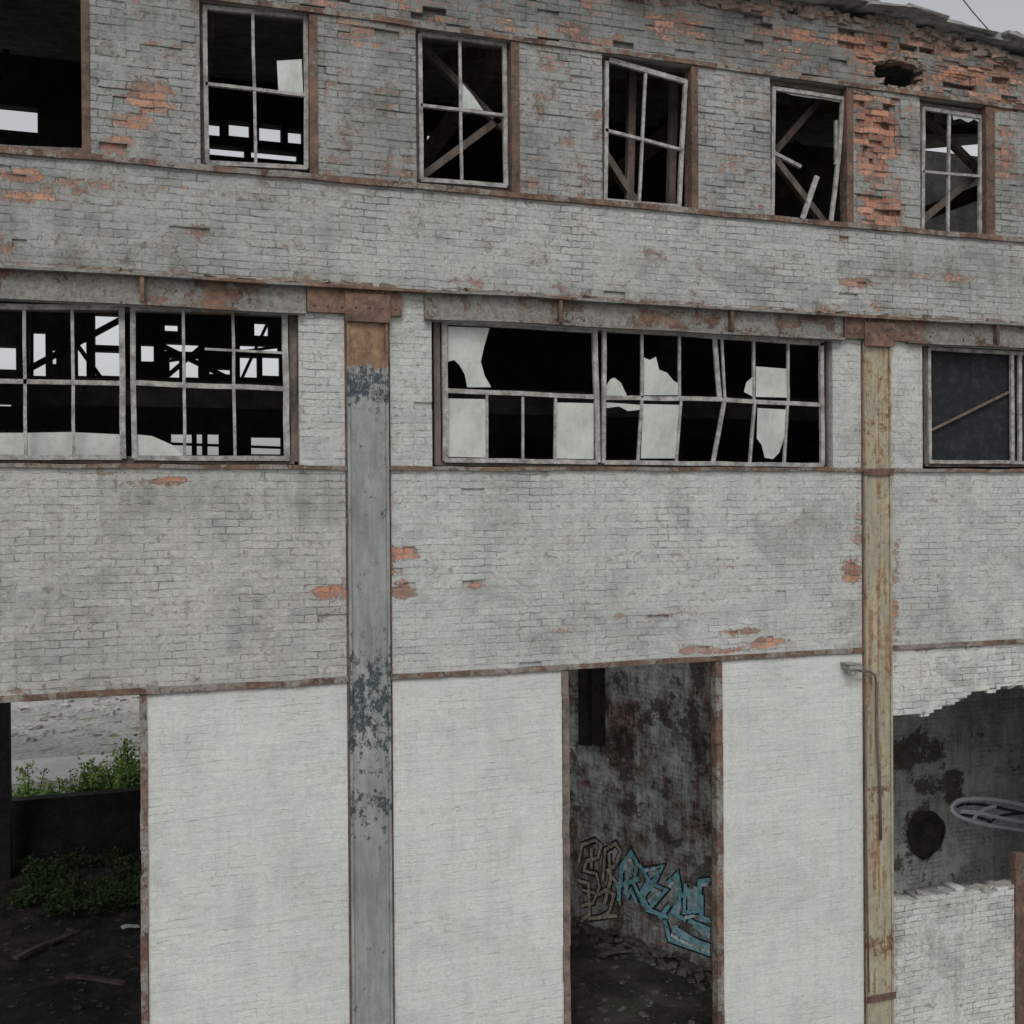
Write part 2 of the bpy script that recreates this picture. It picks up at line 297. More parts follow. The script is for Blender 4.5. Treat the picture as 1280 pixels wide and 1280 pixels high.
def masks(x,z):
    peel=fieldv(PB,x,z); dirt_shade=fieldv(DB,x,z)
    peel=np.where((z>Zs),np.maximum(peel,0.23),peel); peel=np.where(z>Zt,np.maximum(peel,0.34),peel)
    peel=np.where((z<Zs)&(z>Zbt),np.maximum(peel,0.13),peel)
    peel=np.where((z<Zbt)&(z>Z1),np.maximum(peel,0.06),peel)
    xo=XX(1112,1000); lower=z<Z1
    rough_r=lower&(x>xo)
    sm=np.where(lower&~rough_r,0.86,np.where(z>Zs,0.04,np.where(z>Zbt,0.22,0.45)))
    sm=np.where(rough_r,0.25,sm)
    sm=np.where((z>Z1)&(z<Z2)&(x<XX(435,700)),0.36,sm)
    tone=np.where(lower,0.435,np.where(z>Zs,0.232,np.where(z>Zbt,0.30,0.345)))
    tone=np.where(rough_r,0.40,tone); tone=np.where((z>Z2)&(z<Zbb),0.355,tone)
    tone=np.where((z>Z1)&(z<Z2)&(x<XX(435,700)),0.315,tone)
    tone=np.where((z<Zs)&(z>Zbt)&(x<XX(420,300)),0.265,tone)
    tone=np.where((z>Zt),0.195,tone)
    rust=np.zeros_like(x)
    for l in hl: rust=np.maximum(rust,0.42*np.exp(-np.clip((l-z),0,9)/0.10)*(z<l+0.05))
    for a,b in pilx:
        for e in (a,b): rust=np.maximum(rust,0.42*np.exp(-np.abs(x-e)/0.07)*(z<Zbb))
    for (a,b,c,d) in openings:
        for e in (a,b): rust=np.maximum(rust,0.30*np.exp(-np.abs(x-e)/0.07)*((z>c)&(z<d)))
    warm=np.where((x<XX(435,700))&(z<Z2)&(z>Z1),0.45,0.10)
    return peel,sm,dirt_shade,tone,rust,warm
def breaks(lo,hi,step,extra):
    a=[k*step for k in range(math.ceil(lo/step),math.floor(hi/step)+1)]+[lo,hi]
    ex=[e for e in extra if lo<e<hi]
    a=[v for v in a if all(abs(v-e)>0.012 for e in ex)]+ex
    a=sorted(a); o=[a[0]]
    for v in a[1:]:
        if v-o[-1]>1e-4: o.append(v)
    return np.array(o)
def voxel_wall(name,xs,zs,present,off,y0,thick,mat,parent,maskf=None,sgn=1):
    nx,nz=len(xs)-1,len(zs)-1
    P=np.zeros((nx+2,nz+2),bool); OF=np.zeros((nx+2,nz+2))
    for i in range(nx):
        for k in range(nz):
            cx=(xs[i]+xs[i+1])/2; cz=(zs[k]+zs[k+1])/2
            if present(cx,cz):
                P[i+1,k+1]=True; OF[i+1,k+1]=off(cx,cz)
    V=[];Fc=[]
    def quad(a,b,c,d):
        n=len(V); V.extend((a,b,c,d)); Fc.append((n,n+1,n+2,n+3))
    for i in range(1,nx+1):
        for k in range(1,nz+1):
            if not P[i,k]: continue
            xa,xb,za,zb=xs[i-1],xs[i],zs[k-1],zs[k]; y=y0+OF[i,k]; yb=y0+thick
            quad((xa,y,za),(xb,y,za),(xb,y,zb),(xa,y,zb))
            quad((xb,yb,za),(xa,yb,za),(xa,yb,zb),(xb,yb,zb))
            for di,dk in ((1,0),(-1,0),(0,1),(0,-1)):
                q=P[i+di,k+dk]; ye=(y0+OF[i+di,k+dk]) if q else yb
                if ye<=y+1e-5: continue
                if di==1: quad((xb,y,za),(xb,ye,za),(xb,ye,zb),(xb,y,zb))
                elif di==-1: quad((xa,ye,za),(xa,y,za),(xa,y,zb),(xa,ye,zb))
                elif dk==1: quad((xa,y,zb),(xb,y,zb),(xb,ye,zb),(xa,ye,zb))
                else: quad((xa,ye,za),(xb,ye,za),(xb,y,za),(xa,y,za))
    me=bpy.data.meshes.new(name); me.from_pydata(V,[],Fc); me.update()
    if maskf:
        A=np.array(V); pe,sm,di,to,ru,wa=maskf(A[:,0],A[:,2])
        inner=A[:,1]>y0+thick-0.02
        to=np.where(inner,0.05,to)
        for nm,ch in (("wallmask",(pe,sm,di)),("wallmask2",(to,ru,wa))):
            at=me.attributes.new(nm,'FLOAT_COLOR','POINT'); arr=np.ones((len(V),4),np.float32)
            for j,c in enumerate(ch): arr[:,j]=np.clip(c,0,1)
            at.data.foreach_set('color',arr.ravel())
    return addobj(name,me,mat,parent)
def bid(x,z):
    r=math.floor(z/BH+1e-6); o=BW/2 if r%2==0 else 0.0; return r,math.floor((x+o)/BW+1e-6)
_h={}
def hsh(r,b,s=0):
    key=(r,b,s)
    if key not in _h: _h[key]=random.Random(r*7919+b*104729+s*31).random()
    return _h[key]
def n2(x,z,f,s=0): return mnoise.noise((x*f,z*f,s))
xr1=XX(1060,150)
def f_present(x,z):
    r,b=bid(x,z); j=hsh(r,b,1)
    if z>roofz(x)+0.05+0.10*n2(x,z,1.5,3)-(0.10 if j>0.8 else 0): return False
    for (a,c,d,e) in openings:
        if a<x<c and d<z<e: return False
    if ox0<x<ox1 and bj(x)+0.06*n2(x,z,5,1)+(j-.5)*0.05<z<tj(x)+0.07*n2(x,z,5,5)+(j-.5)*0.03: return False
    cx=(hx0+hx1)/2; cz=(hz0+hz1)/2
    if ((x-cx)/((hx1-hx0)/2))**2+((z-cz)/((hz1-hz0)/2))**2<1.15+0.8*n2(x,z,5,9): return False
    return True
def f_off(x,z):
    r,b=bid(x,z); h=hsh(r,b,2); p=float(fieldv(PB,np.array([x]),np.array([z]))[0]); y=0.0
    lowp=z<Z1 and x<ox0
    if lowp: y=0.0
    elif z>Zs: y=0.012*h
    else: y=0.0035*h
    if z>Zt: p=max(p,0.36)
    if not lowp and hsh(r,b,3)<(p-0.28)*0.8: y+=0.010+0.015*h
    if z>Zt and hsh(r,b,4)<0.05+0.40*max(0,p-0.40): y=0.05+0.06*h
    if Zs<z<Zt and x>xr1 and hsh(r,b,4)<0.55*max(0,p-0.45): y=0.04+0.05*h
    if x>xr1 and z>Zs and p>0.45: y+=max(0,0.10*(n2(x,z,4,3)+0.15))*min(1,p)
    if z<Zs and not lowp and hsh(r,b,5)<0.003: y+=0.02
    return y
exx=[]; exz=[]
for (a,b,c,d) in openings: exx+=[a,b]; exz+=[c,d]
exx+=[ox0]
def halve(arr,lo,hi,times=1):
    arr=list(arr)
    for _ in range(times):
        arr=sorted(set(arr+[float((arr[i]+arr[i+1])/2) for i in range(len(arr)-1) if arr[i]>=lo-1e-6 and arr[i+1]<=hi]))
    return np.array(arr)
xs=halve(breaks(XL,XR,BW/2,exx),XX(1060,1000),ox1+0.2,1)
zs=breaks(0.0,13.6+UP,BH,exz)
zs=halve(zs,tj(ox0)-0.15,tj(ox1)+0.2); zs=halve(zs,min(p[1] for p in bl)-0.12,max(p[1] for p in bl)+0.12); zs=halve(zs,hz0-0.15,hz1+0.15)
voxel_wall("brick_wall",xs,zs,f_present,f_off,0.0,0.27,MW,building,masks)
# ------------------------------------------------------------------ steel trims
def strip(name,xa,xb,z,h,proj,mat,step=0.22,yback=0.02):
    bm=bmesh.new(); x=xa
    while x<xb-1e-3:
        x2=min(xb,x+step)
        def sec(q):
            dz=0.014*n2(q,z,1.3,2)+0.006*n2(q,z,7,4); dp=0.010*n2(q,z,2.0,6); hh=h*(1+0.25*n2(q,z,3.3,12))
            return [(q,-proj+dp,z-hh/2+dz),(q,-proj+dp,z+hh/2+dz),(q,yback,z+hh/2+dz),(q,yback,z-hh/2+dz)]
        a,b=sec(x),sec(x2); hexa(bm,[a[0],b[0],b[3],a[3],a[1],b[1],b[2],a[2]]); x=x2
    bmesh.ops.remove_doubles(bm,verts=bm.verts,dist=1e-5)
    return bmobj(name,bm,mat,building)
strip("rusted_sill_strip",XL,XR,Zs+0.0,0.062,0.035,MSTRIP)
strip("rusted_lintel_strip",XL,XR,Zt+0.03,0.055,0.022,MSTRIP)
p1a,p1b=pilx[0]; p2a,p2b=pilx[1]
strip("rusted_sill_strip",XL,p1a-0.005,Z2-0.01,0.042,0.030,MSTRIP)
strip("rusted_sill_strip",p1b+0.005,p2a-0.005,Z2-0.01,0.042,0.030,MSTRIP)
strip("rusted_sill_strip",p2b+0.005,XR,Z2-0.01,0.042,0.030,MSTRIP)
strip("rusted_lintel_strip",XL,p1a-0.01,Z1+0.035,0.062,0.028,MSTRIP)
strip("rusted_lintel_strip",p1b+0.01,p2a-0.01,Z1+0.035,0.055,0.028,MSTRIP)
strip("rusted_lintel_strip",p2b+0.01,XR,Z1+0.035,0.055,0.026,MSTRIP)
def main_beam(xa,xb):
    bm=bmesh.new(); n=max(2,int((xb-xa)/0.3))
    for i in range(n):
        a=xa+(xb-xa)*i/n; b=xa+(xb-xa)*(i+1)/n
        def zz(q): return 0.025*n2(q,1,0.7,8)
        def yy(q,y): return y+(0.02*n2(q,3,2.1,5) if y<-0.05 else 0)
        def blk(y0,y1,z0,z1):
            hexa(bm,[(a,yy(a,y0),z0+zz(a)),(b,yy(b,y0),z0+zz(b)),(b,y1,z0+zz(b)),(a,y1,z0+zz(a)),(a,yy(a,y0),z1+zz(a)),(b,yy(b,y0),z1+zz(b)),(b,y1,z1+zz(b)),(a,y1,z1+zz(a))])
        blk(-0.035,0.0-0.002,Zbb+0.03,Zbt-0.045)
        blk(-0.125,-0.002,Zbt-0.043,Zbt-0.015)
        blk(-0.085,-0.002,Zbb+0.0,Zbb+0.028)
    return bmobj("riveted_beam",bm,MBEAM,building)
main_beam(XL,p1a-0.42); main_beam(p1b+0.40,p2a-0.30); main_beam(p2b+0.25,XR)
bm=bmesh.new(); box(bm,p1b+0.162,p1b+0.398,-0.11,-0.002,Zbt-0.046,Zbt-0.02); bmobj("beam_flange",bm,MRUST,building)
for px in (178,697,910,1240):
    bm=bmesh.new(); x=XX(px,380); box(bm,x-0.02,x+0.02,-0.11,-0.037,Zbb+0.03,Zbt-0.05); bmobj("beam_stiffener",bm,MRUST,building)
for (a,b,ea,eb) in ((p1a,p1b,0.42,0.16),(p2a,p2b,0.30,0.25)):
    bm=bmesh.new(); box(bm,a-ea+0.01,b+eb-0.01,-0.06,-0.004,Zbb+0.02,Zbt-0.055)
    box(bm,a-0.02,b+0.02,-0.085,-0.062,Zbb-0.06,Zbt-0.09); box(bm,a-ea,b+eb,-0.13,-0.004,Zbt-0.053,Zbt-0.02)
    for ix in range(7):
        for iz in range(2):
            x=a-ea+0.08+ix*(b-a+ea+eb-0.16)/6; z=Zbb+0.09+iz*0.16
            bmesh.ops.create_icosphere(bm,subdivisions=1,radius=0.016,matrix=Matrix.Translation((x,-0.062 if not(a-0.02<x<b+0.02) else -0.087,z)))
    bmobj("gusset_plate",bm,MGUS,building)
MRUB=simple("broken_brick",(0.09,0.08,0.07),(0.27,0.20,0.165),6,0.95,0.006)
bm=bmesh.new(); random.seed(3); x=XL
while x<XR:
    if random.random()<0.8:
        s=random.uniform(0.06,0.24); chunk(bm,(x,-0.015,Zbt+0.005+random.uniform(-0.015,0.012)),s,0.08,random.uniform(0.025,0.05),0.4,True)
    x+=random.uniform(0.06,0.26)
o=bmobj("broken_brick_ledge",bm,MRUB,building); o["kind"]="stuff"
# pillars
zp=H(460,459)[1]
MP1=mat_pillar("grey_pillar_paint",(0.205,0.214,0.210),(0.018,0.027,0.032),(0.16,0.115,0.08),zp,[(H(460,480)[1],0.40,1.0),(H(470,880)[1],1.0,1.0),(H(470,1000)[1],0.6,0.7)],0.02)
MP2=mat_pillar("ochre_rusty_pillar_paint",(0.30,0.27,0.205),(0.10,0.05,0.032),(0.25,0.14,0.065),None,[(H(1095,1180)[1],0.25,1.0),(H(1095,990)[1],0.3,0.8),(H(1095,520)[1],0.8,0.5)],0.135)
for (a,b),mt in zip(pilx,(MP1,MP2)):
    bm=bmesh.new(); zt=Zbb-0.002
    box(bm,a+0.03,b-0.03,-0.03,0.0-0.003,0,zt)
    for xe,xf in ((a,a+0.028),(b-0.028,b)): box(bm,xe,xf,-0.05,-0.003,0,zt)
    pe=bmobj("steel_pillar",bm,mt,building)
    for xe,xf in ((a-0.022,a-0.002),(b+0.002,b+0.026)):
        bm=bmesh.new(); box(bm,xe,xf,-0.012,-0.0005,0,zt); bmobj("pillar_edge",bm,MRUST,pe)
for py in (590,1245): 
    bm=bmesh.new(); z=H(1095,py)[1]; box(bm,p2a-0.02,p2b+0.02,-0.062,-0.051,z-0.04,z+0.04); bmobj("pillar_clamp",bm,MRUST,building)
# ------------------------------------------------------------------ windows
def W(px,py,Y): 
    x,z=H(px,py,Y); return (x,z)
def bars(name,lst,Y,depth,mat,parent):
    bm=bmesh.new()
    for k,(x0,y0,x1,y1,w) in enumerate(lst):
        e=0.0013*(k%5)
        seg(bm,W(x0,y0,Y),W(x1,y1,Y),w,Y+e,Y+depth-e)
    return bmobj(name,bm,mat,parent)
def pane(pts,Y,parent,name="glass_pane"):
    bm=bmesh.new(); P=[Vector(W(x,y,Y)) for x,y in pts]
    f=[bm.verts.new((p[0],Y,p[1])) for p in P]; g=[bm.verts.new((p[0],Y+0.004,p[1])) for p in P]
    bm.faces.new(f); bm.faces.new(g[::-1])
    for i in range(len(f)): j=(i+1)%len(f); bm.faces.new((f[i],g[i],g[j],f[j]))
    return bmobj(name,bm,MGLASS,parent)
def win(label=None):
    e=empty("window",parent=building)
    if label: e["label"]=label
    return e
YT=0.07
def post(pxa,pxb,parent,py=120,y0=-0.008,y1=0.10,z0=None,z1=None):
    bm=bmesh.new(); a,b=XX(pxa,py),XX(pxb,py); box(bm,a,b,y0,y1,z0 or Zs+0.03,z1 or Zt-0.01)
    return bmobj("steel_jamb",bm,MRUST,parent)
w=win("open window with no sash left"); post(102,112,w); 
bars("frame",[(-40,182,104,189,0.06)],YT,0.08,MFRB,w)
T=0.045
w=win(); post(387,397,w)
bars("outer_frame",[(252,2,252,206,0.05),(384,14,386,212,0.04),(252,4,386,20,0.05),(252,203,386,210,0.06)],YT+0.035,0.07,MFRB,w)
bars("frame",[(256,6,259,203,T),(256,8,383,20,T),(382,18,383,210,T),(258,203,384,209,T),(316,12,320,206,0.03),(257,104,383,119,0.032)],YT,0.045,MWOOD,w)
pane([(346,76),(377,74),(379,118),(348,113)],YT+0.02,w)
w=win(); post(639,649,w)
bars("outer_frame",[(522,36,523,226,0.05),(636,52,637,236,0.04),(521,38,637,53,0.05),(522,226,637,236,0.06)],YT+0.035,0.07,MFRB,w)
bars("frame",[(525,42,527,224,T),(525,42,633,55,T),(631,54,633,232,T),(526,224,634,232,T),(575,46,578,228,0.03),(526,131,632,144,0.032)],YT,0.045,MWOOD,w)
pane([(578,104),(590,118),(604,138),(578,135)],YT+0.02,w)
w=win("window with its sash sagging and twisted"); post(864,872,w)
bars("outer_frame",[(755,70,757,250,0.05),(861,84,861,258,0.04),(755,70,862,84,0.05),(756,251,862,262,0.06)],YT+0.035,0.07,MFRB,w)
bars("frame",[(759,76,757,250,T),(762,74,859,102,T+0.01),(858,100,850,256,T),(757,250,852,258,T),(808,88,800,252,0.03),(757,162,853,187,0.034)],YT-0.03,0.045,MWOOD,w)
w=win("window with a collapsed, splintered sash"); post(1058,1066,w)
bars("outer_frame",[(965,102,966,274,0.05),(1056,116,1056,280,0.04),(965,103,1057,116,0.05),(966,274,1057,282,0.06)],YT+0.035,0.07,MFRB,w)
bars("frame",[(968,108,966,270,T),(968,110,1056,123,T),(1055,122,1049,200,T),(1049,200,1040,276,T),(1046,150,1046,205,0.03),(966,271,1041,279,T),(967,190,1002,208,0.04)],YT-0.02,0.045,MWOOD,w)
bars("loose_slat",[(1022,220,1004,273,0.06)],YT-0.03,0.03,MWOOD,w)
pane([(970,111),(1052,123),(1050,128),(1030,124),(1010,122),(990,119),(982,116)],YT+0.01,w)
w=win(); post(1232,1243,w)
bars("outer_frame",[(1151,128,1151,290,0.05),(1230,140,1230,298,0.04),(1151,130,1231,141,0.05),(1151,290,1231,298,0.06)],YT+0.035,0.07,MFRB,w)
bars("frame",[(1155,134,1154,289,T),(1155,135,1228,146,T),(1227,145,1226,296,T),(1154,289,1227,296,T),(1188,140,1186,292,0.032),(1154,214,1226,220,0.032)],YT,0.045,MWOOD,w)
pane([(1190,142),(1226,147),(1225,154),(1218,149),(1210,153),(1200,148),(1192,150)],YT+0.02,w)
YM=0.06
w=win("long window with most glass missing")
bars("outer_frame",[(-120,381,366,389,0.06),(-120,574,368,576,0.07),(366,384,368,577,0.08)],YM+0.03,0.10,MWOODB,w)
bars("frame",[(-120,381,152,384,0.05),(167,385,362,389,0.05),(-120,571,152,572,0.05),(167,572,362,573,0.05),(152,380,154,573,0.055),(166,383,168,573,0.05),(356,388,359,573,0.06)],YM-0.012,0.05,MWOOD,w)
bars("glazing_bar",[(30,385,32,570,0.03),(-35,385,-34,570,0.03),(90,386,92,571,0.03),(229,388,231,572,0.03),(291,389,294,572,0.03),(-120,474,152,479,0.045),(168,478,356,486,0.05),(256,436,356,441,0.024)],YM,0.035,MWOOD,w)
pane([(170,543),(190,545),(215,556),(228,568),(228,571),(170,571)],YM+0.015,w)
pane([(-30,541),(30,541),(88,540),(150,543),(150,569),(-30,569)],YM+0.16,w)
w=win("long window with jagged milky glass shards in a bent frame")
bars("outer_frame",[(546,394,547,581,0.07),(545,397,1036,424,0.05),(545,579,1036,585,0.05),(1035,424,1036,585,0.05)],YM+0.035,0.10,MWOODB,w)
bars("frame",[(556,402,557,576,0.06),(556,402,746,413,0.055),(756,411,1030,429,0.055),(556,575,747,578,0.05),(756,578,1030,581,0.05),(744,408,748,578,0.055),(756,411,755,579,0.045),(1028,428,1029,581,0.05)],YM-0.012,0.05,MWOOD,w)
bars("glazing_bar",[(558,488,744,496,0.05),(757,497,898,499,0.05),(898,499,1028,506,0.05),(609,494,609,574,0.028),(654,496,654,575,0.028),(695,497,694,576,0.028),
 (803,416,803,497,0.03),(850,418,850,497,0.03),(894,421,900,497,0.055),(903,422,907,500,0.03),(943,424,943,502,0.03),(986,427,986,503,0.03),
 (803,500,798,577,0.03),(852,500,846,577,0.03),(906,502,892,578,0.05),(944,505,938,578,0.03),(985,506,981,579,0.03)],YM,0.035,MWOOD,w)
for pl in ([(560,408),(612,410),(606,430),(601,452),(606,470),(614,484),(584,484),(581,468),(574,456),(568,450),(560,452)],
           [(560,498),(607,499),(607,572),(560,571)],[(696,503),(742,504),(742,574),(695,573)],
           [(758,482),(763,474),(768,472),(776,478),(782,491),(784,496),(758,495)],
           [(805,447),(812,450),(820,446),(824,462),(834,466),(842,476),(849,480),(849,494),(805,494)],
           [(758,503),(800,506),(800,512),(785,514),(774,508),(758,510)],
           [(804,505),(850,506),(845,573),(801,573)],
           [(945,458),(984,461),(984,497),(945,496)],[(930,490),(933,478),(942,470),(942,496)],
           [(947,510),(983,512),(981,545),(974,566),(966,574),(956,572),(952,556),(946,548)]):
    pane(pl,YM+0.018,w)
w=win("window covered by a dark mesh screen")
bars("outer_frame",[(1157,430,1158,580,0.06),(1157,432,1640,460,0.05),(1157,580,1640,583,0.06)],YM+0.03,0.09,MWOODB,w)
bars("frame",[(1162,435,1163,577,0.045),(1162,435,1640,463,0.045),(1162,577,1640,580,0.045),(1266,440,1267,579,0.05),(1276,441,1276,579,0.05)],YM,0.045,MWOOD,w)
bm=bmesh.new(); xa,za=H(1160,440,YM+0.08); xb,zb=H(1640,578,YM+0.08); box(bm,xa,xb,YM+0.08,YM+0.09,Z2+0.02,Zbb-0.02)
m=M("dusty_mesh_screen",0.9)
c=m.mix(m.sm(m.noise(9,None,6,0.85),0.45,0.75),(0.010,0.011,0.013),(0.034,0.036,0.038)); m.col(c); bmobj("mesh_screen",bm,m.m,w)
bars("diagonal_rod",[(1160,540,1262,490,0.03)],YM+0.03,0.03,MWOODB,w)
# ------------------------------------------------------------------ doorways
def dframe(xa,xb,xc,xd,name_lbl):
    e=empty("doorway",parent=building); e["label"]=name_lbl
    for k,(l,r) in enumerate(((xa,xb),(xc,xd))):
        if l is None: continue
        bm=bmesh.new(); a,b=XX(l,1000),XX(r,1000); z=0.0
        while z<Z1-0.01:
            z2=min(Z1-0.005,z+random.uniform(0.2,0.6)); j=random.uniform(-0.008,0.008); box(bm,a+j,b+j,-0.02+j,0.10,z,z2-0.001); z=z2
        bmobj("door_jamb",bm,MFRB if k==0 else MSTRIP,e)
    return e
dframe(703,711,895,903,"tall open doorway with rusted steel jambs")
dframe(None,None,175,184,"wide open gateway without doors")
bm=bmesh.new(); x0,x1=XX(1268,1180),XX(1279,1180); box(bm,x0,x1,-0.03,0.05,0,H(1272,1066)[1]); box(bm,x0-0.02,x1+0.06,-0.035,0.06,H(1272,1085)[1],H(1272,1075)[1])
bmobj("steel_stub_post",bm,MRUST,building)
bm=bmesh.new()
def F3(px,py,y): x,z=H(px,py,y); return (x,y,z)
tube(bm,[F3(1064,838,-0.12),F3(1086,839,-0.12),F3(1094,844,-0.12),F3(1096,860,-0.09),F3(1096,920,-0.08),F3(1100,980,-0.08),F3(1101,1050,-0.08)],0.017)
tube(bm,[F3(1083,880,-0.075),F3(1082,980,-0.075),F3(1084,1120,-0.075),F3(1086,1240,-0.075)],0.012)
cp=bmobj("conduit_pipe",bm,MWOODB,building,True)
bm=bmesh.new(); x,y,z=F3(1066,832,-0.12); box(bm,x-0.09,x+0.09,-0.19,-0.03,z-0.035,z+0.02); box(bm,x-0.11,x+0.06,-0.20,-0.02,z+0.021,z+0.035); box(bm,x-0.05,x+0.05,-0.16,-0.06,z-0.09,z-0.036)
bmobj("lamp_bracket",bm,MWOOD,cp)
# ------------------------------------------------------------------ roof
bm=bmesh.new(); random.seed(11)
xs_r=np.arange(XL-0.2,XR+0.2,0.13); prev=None
YR=11.4
for x in xs_r:
    fy=-0.16+0.12*n2(x,0,0.9,1)+random.uniform(-0.04,0.04); zf=roofz(x)+0.05+0.05*n2(x,1,1.2,7)+random.uniform(-0.018,0.018); th=0.08+random.uniform(0,0.04)
    sec=[bm.verts.new(p) for p in ((x,fy,zf),(x,fy+0.01,zf+th),(x,0.6,zf+0.26),(x,YR+0.6,15.6+UP),(x,YR+0.6,15.45+UP),(x,0.6,zf+0.06))]
    if prev:
        for i in range(6): j=(i+1)%6; bm.faces.new((prev[i],sec[i],sec[j],prev[j]))
    prev=sec
ro=bmobj("roof",bm,MROOF,building)
x=XX(700,0)
while x<XR:
    L=random.uniform(0.2,0.8); zf=roofz(x)+0.06; bm=bmesh.new()
    y0=random.uniform(-0.34,-0.2); z2=roofz(x+L)+0.06+random.uniform(-0.05,0.05); z1=zf+random.uniform(-0.05,0.05); t=random.uniform(0.02,0.05)
    hexa(bm,[(x,y0,z1),(x+L,y0+random.uniform(-.06,.06),z2),(x+L,0.1,z2+0.06),(x,0.1,z1+0.06),(x,y0,z1+t),(x+L,y0,z2+t),(x+L,0.1,z2+0.06+t),(x,0.1,z1+0.06+t)])
    bmobj("broken_eave_board",bm,MROOF,ro); x+=L*random.uniform(0.8,1.2)
bm=bmesh.new(); random.seed(31)
for k in range(150):
    q=random.uniform(XX(600,0),XX(1300,0)); s=random.uniform(0.08,0.24); chunk(bm,(q,random.uniform(0.02,0.07),roofz(q)-random.uniform(-0.02,0.14)),s,0.12,random.uniform(0.045,0.07),0.2,True)
for k in range(46):
    a=random.uniform(0,6.28); q=(hx0+hx1)/2+math.cos(a)*(hx1-hx0)*0.54; zq=(hz0+hz1)/2+math.sin(a)*(hz1-hz0)*0.52
    chunk(bm,(q,random.uniform(0.05,0.12),zq),random.uniform(.06,.18),0.12,random.uniform(.04,.07),0.35,True)
o=bmobj("loose_parapet_brick",bm,MRUB,building); o["kind"]="stuff"
bm=bmesh.new(); random.seed(41)
for k in range(60):
    q=random.uniform(ox0+0.02,ox1); up=k%2; zq=(tj(q)+0.01) if up else (bj(q)-0.01)
    chunk(bm,(q,random.uniform(0.05,0.2),zq),random.uniform(.05,.16),0.12,random.uniform(.03,.06),0.4,True)
o=bmobj("torn_edge_brick",bm,simple("grey_broken_brick",(0.12,0.11,0.10),(0.32,0.31,0.29),7,0.95,0.006),building); o["kind"]="stuff"
# ------------------------------------------------------------------ rear wall + sides + inner structure
def rrect(a,b,c,d,Y=YR):
    x0,z1=H(a,c,Y); x1,z0=H(b,d,Y); return (x0,x1,z0,z1)
RO=[rrect(-150,176,820,988),rrect(-60,47,124,166),rrect(258,275,150,170),rrect(286,312,150,172),rrect(324,352,154,178),rrect(360,378,160,180),rrect(262,306,180,197),rrect(314,372,185,202),
    rrect(534,547,164,180),rrect(36,57,414,470),rrect(118,150,392,432),rrect(118,150,438,470),rrect(64,72,436,455),rrect(96,108,425,470),rrect(-60,20,430,462),rrect(176,192,430,452),rrect(206,222,404,414),rrect(206,248,428,440),rrect(212,224,446,472),rrect(232,248,446,472),rrect(262,288,460,468),rrect(300,348,430,440),rrect(300,322,445,472),rrect(328,350,445,470),rrect(318,336,402,420),
    rrect(214,240,542,569),rrect(246,274,542,569),rrect(314,352,546,568),rrect(200,655,850,1010),rrect(395,428,420,560),rrect(-60,14,500,530)]  # wide low gap and narrow mid gap are unseen, added to admit daylight
def slab_wall(name,x0,x1,z0,z1,y0,th,rects,mat,swap=False):
    xs_=sorted(set([x0,x1]+[v for r in rects for v in r[:2] if x0<v<x1])); zs_=sorted(set([z0,z1]+[v for r in rects for v in r[2:] if z0<v<z1]))
    bm=bmesh.new()
    for k in range(len(zs_)-1):
        cz=(zs_[k]+zs_[k+1])/2; runs=[]; s=None
        for i in range(len(xs_)):
            ok=i<len(xs_)-1 and not any(r[0]<(xs_[i]+xs_[i+1])/2<r[1] and r[2]<cz<r[3] for r in rects)
            if ok and s is None: s=i
            if not ok and s is not None: runs.append((xs_[s],xs_[i])); s=None
        for a,b in runs:
            if swap: box(bm,y0,y0+th,a,b,zs_[k],zs_[k+1])
            else: box(bm,a,b,y0,y0+th,zs_[k],zs_[k+1])
    return bmobj(name,bm,mat,building,recalc=False)
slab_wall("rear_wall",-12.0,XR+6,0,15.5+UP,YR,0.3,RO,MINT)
SO=[(0.8,5.2,-1,6.2),(5.8,10.8,3.2,6.2)]  # out-of-view openings, added to bring more light into the hall
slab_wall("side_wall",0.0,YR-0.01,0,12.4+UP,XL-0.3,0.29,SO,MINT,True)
slab_wall("side_wall",0.0,YR-0.01,0,12.4+UP,XR+0.01,0.29,[(0.6,3.3,-1,6.2)],MINT,True)  # opening here is unseen too, added to light the inner wall
g=G(6,1100); bm=bmesh.new(); box(bm,g.x-0.16,g.x+0.10,g.y,g.y+0.25,0,8.5); bmobj("inner_column",bm,MDARK,building)
for X in (2.3,8.6):
    bm=bmesh.new(); box(bm,X-0.15,X+0.15,6.0,6.3,0,13.4+UP); bmobj("inner_column",bm,MDARK,building)
for X in (-2.6,0.4,3.6,6.6,9.7,12.8):
    bm=bmesh.new(); u=UP; beam3(bm,(X,0.5,11.6+u),(X,YR-0.05,11.6+u),0.15,0.2); beam3(bm,(X,0.5,11.7+u),(X,5.7,13.5+u),0.1,0.14); beam3(bm,(X,5.7,13.5+u),(X,5.7,11.7+u),0.1); beam3(bm,(X,5.7,11.8+u),(X,8.6,14.2+u),0.1)
    bmobj("roof_truss",bm,MWOODB,building)
for Y in (3.2,7.5):
    bm=bmesh.new(); box(bm,XL,XR,Y,Y+0.2,7.75+UP,8.1+UP); bmobj("cross_beam",bm,MDARK,building)
YQ=9.5
for a,wd_ in (((20,470,150,400),.10),((60,380,130,478),.08),((178,420,300,480),.09),((75,392,75,478),.12),((112,380,112,478),.07),((300,392,200,478),.08),((180,455,360,432),.05),((340,392,300,478),.06),((30,548,360,560),.05),((40,392,40,478),.05),((256,535,256,575),.1)):
    bm=bmesh.new(); x0,z0=H(a[0],a[1],YQ); x1,z1=H(a[2],a[3],YQ); beam3(bm,(x0,YQ,z0),(x1,YQ,z1),wd_); bmobj("lattice_member",bm,MDARK,building)
YB=0.6
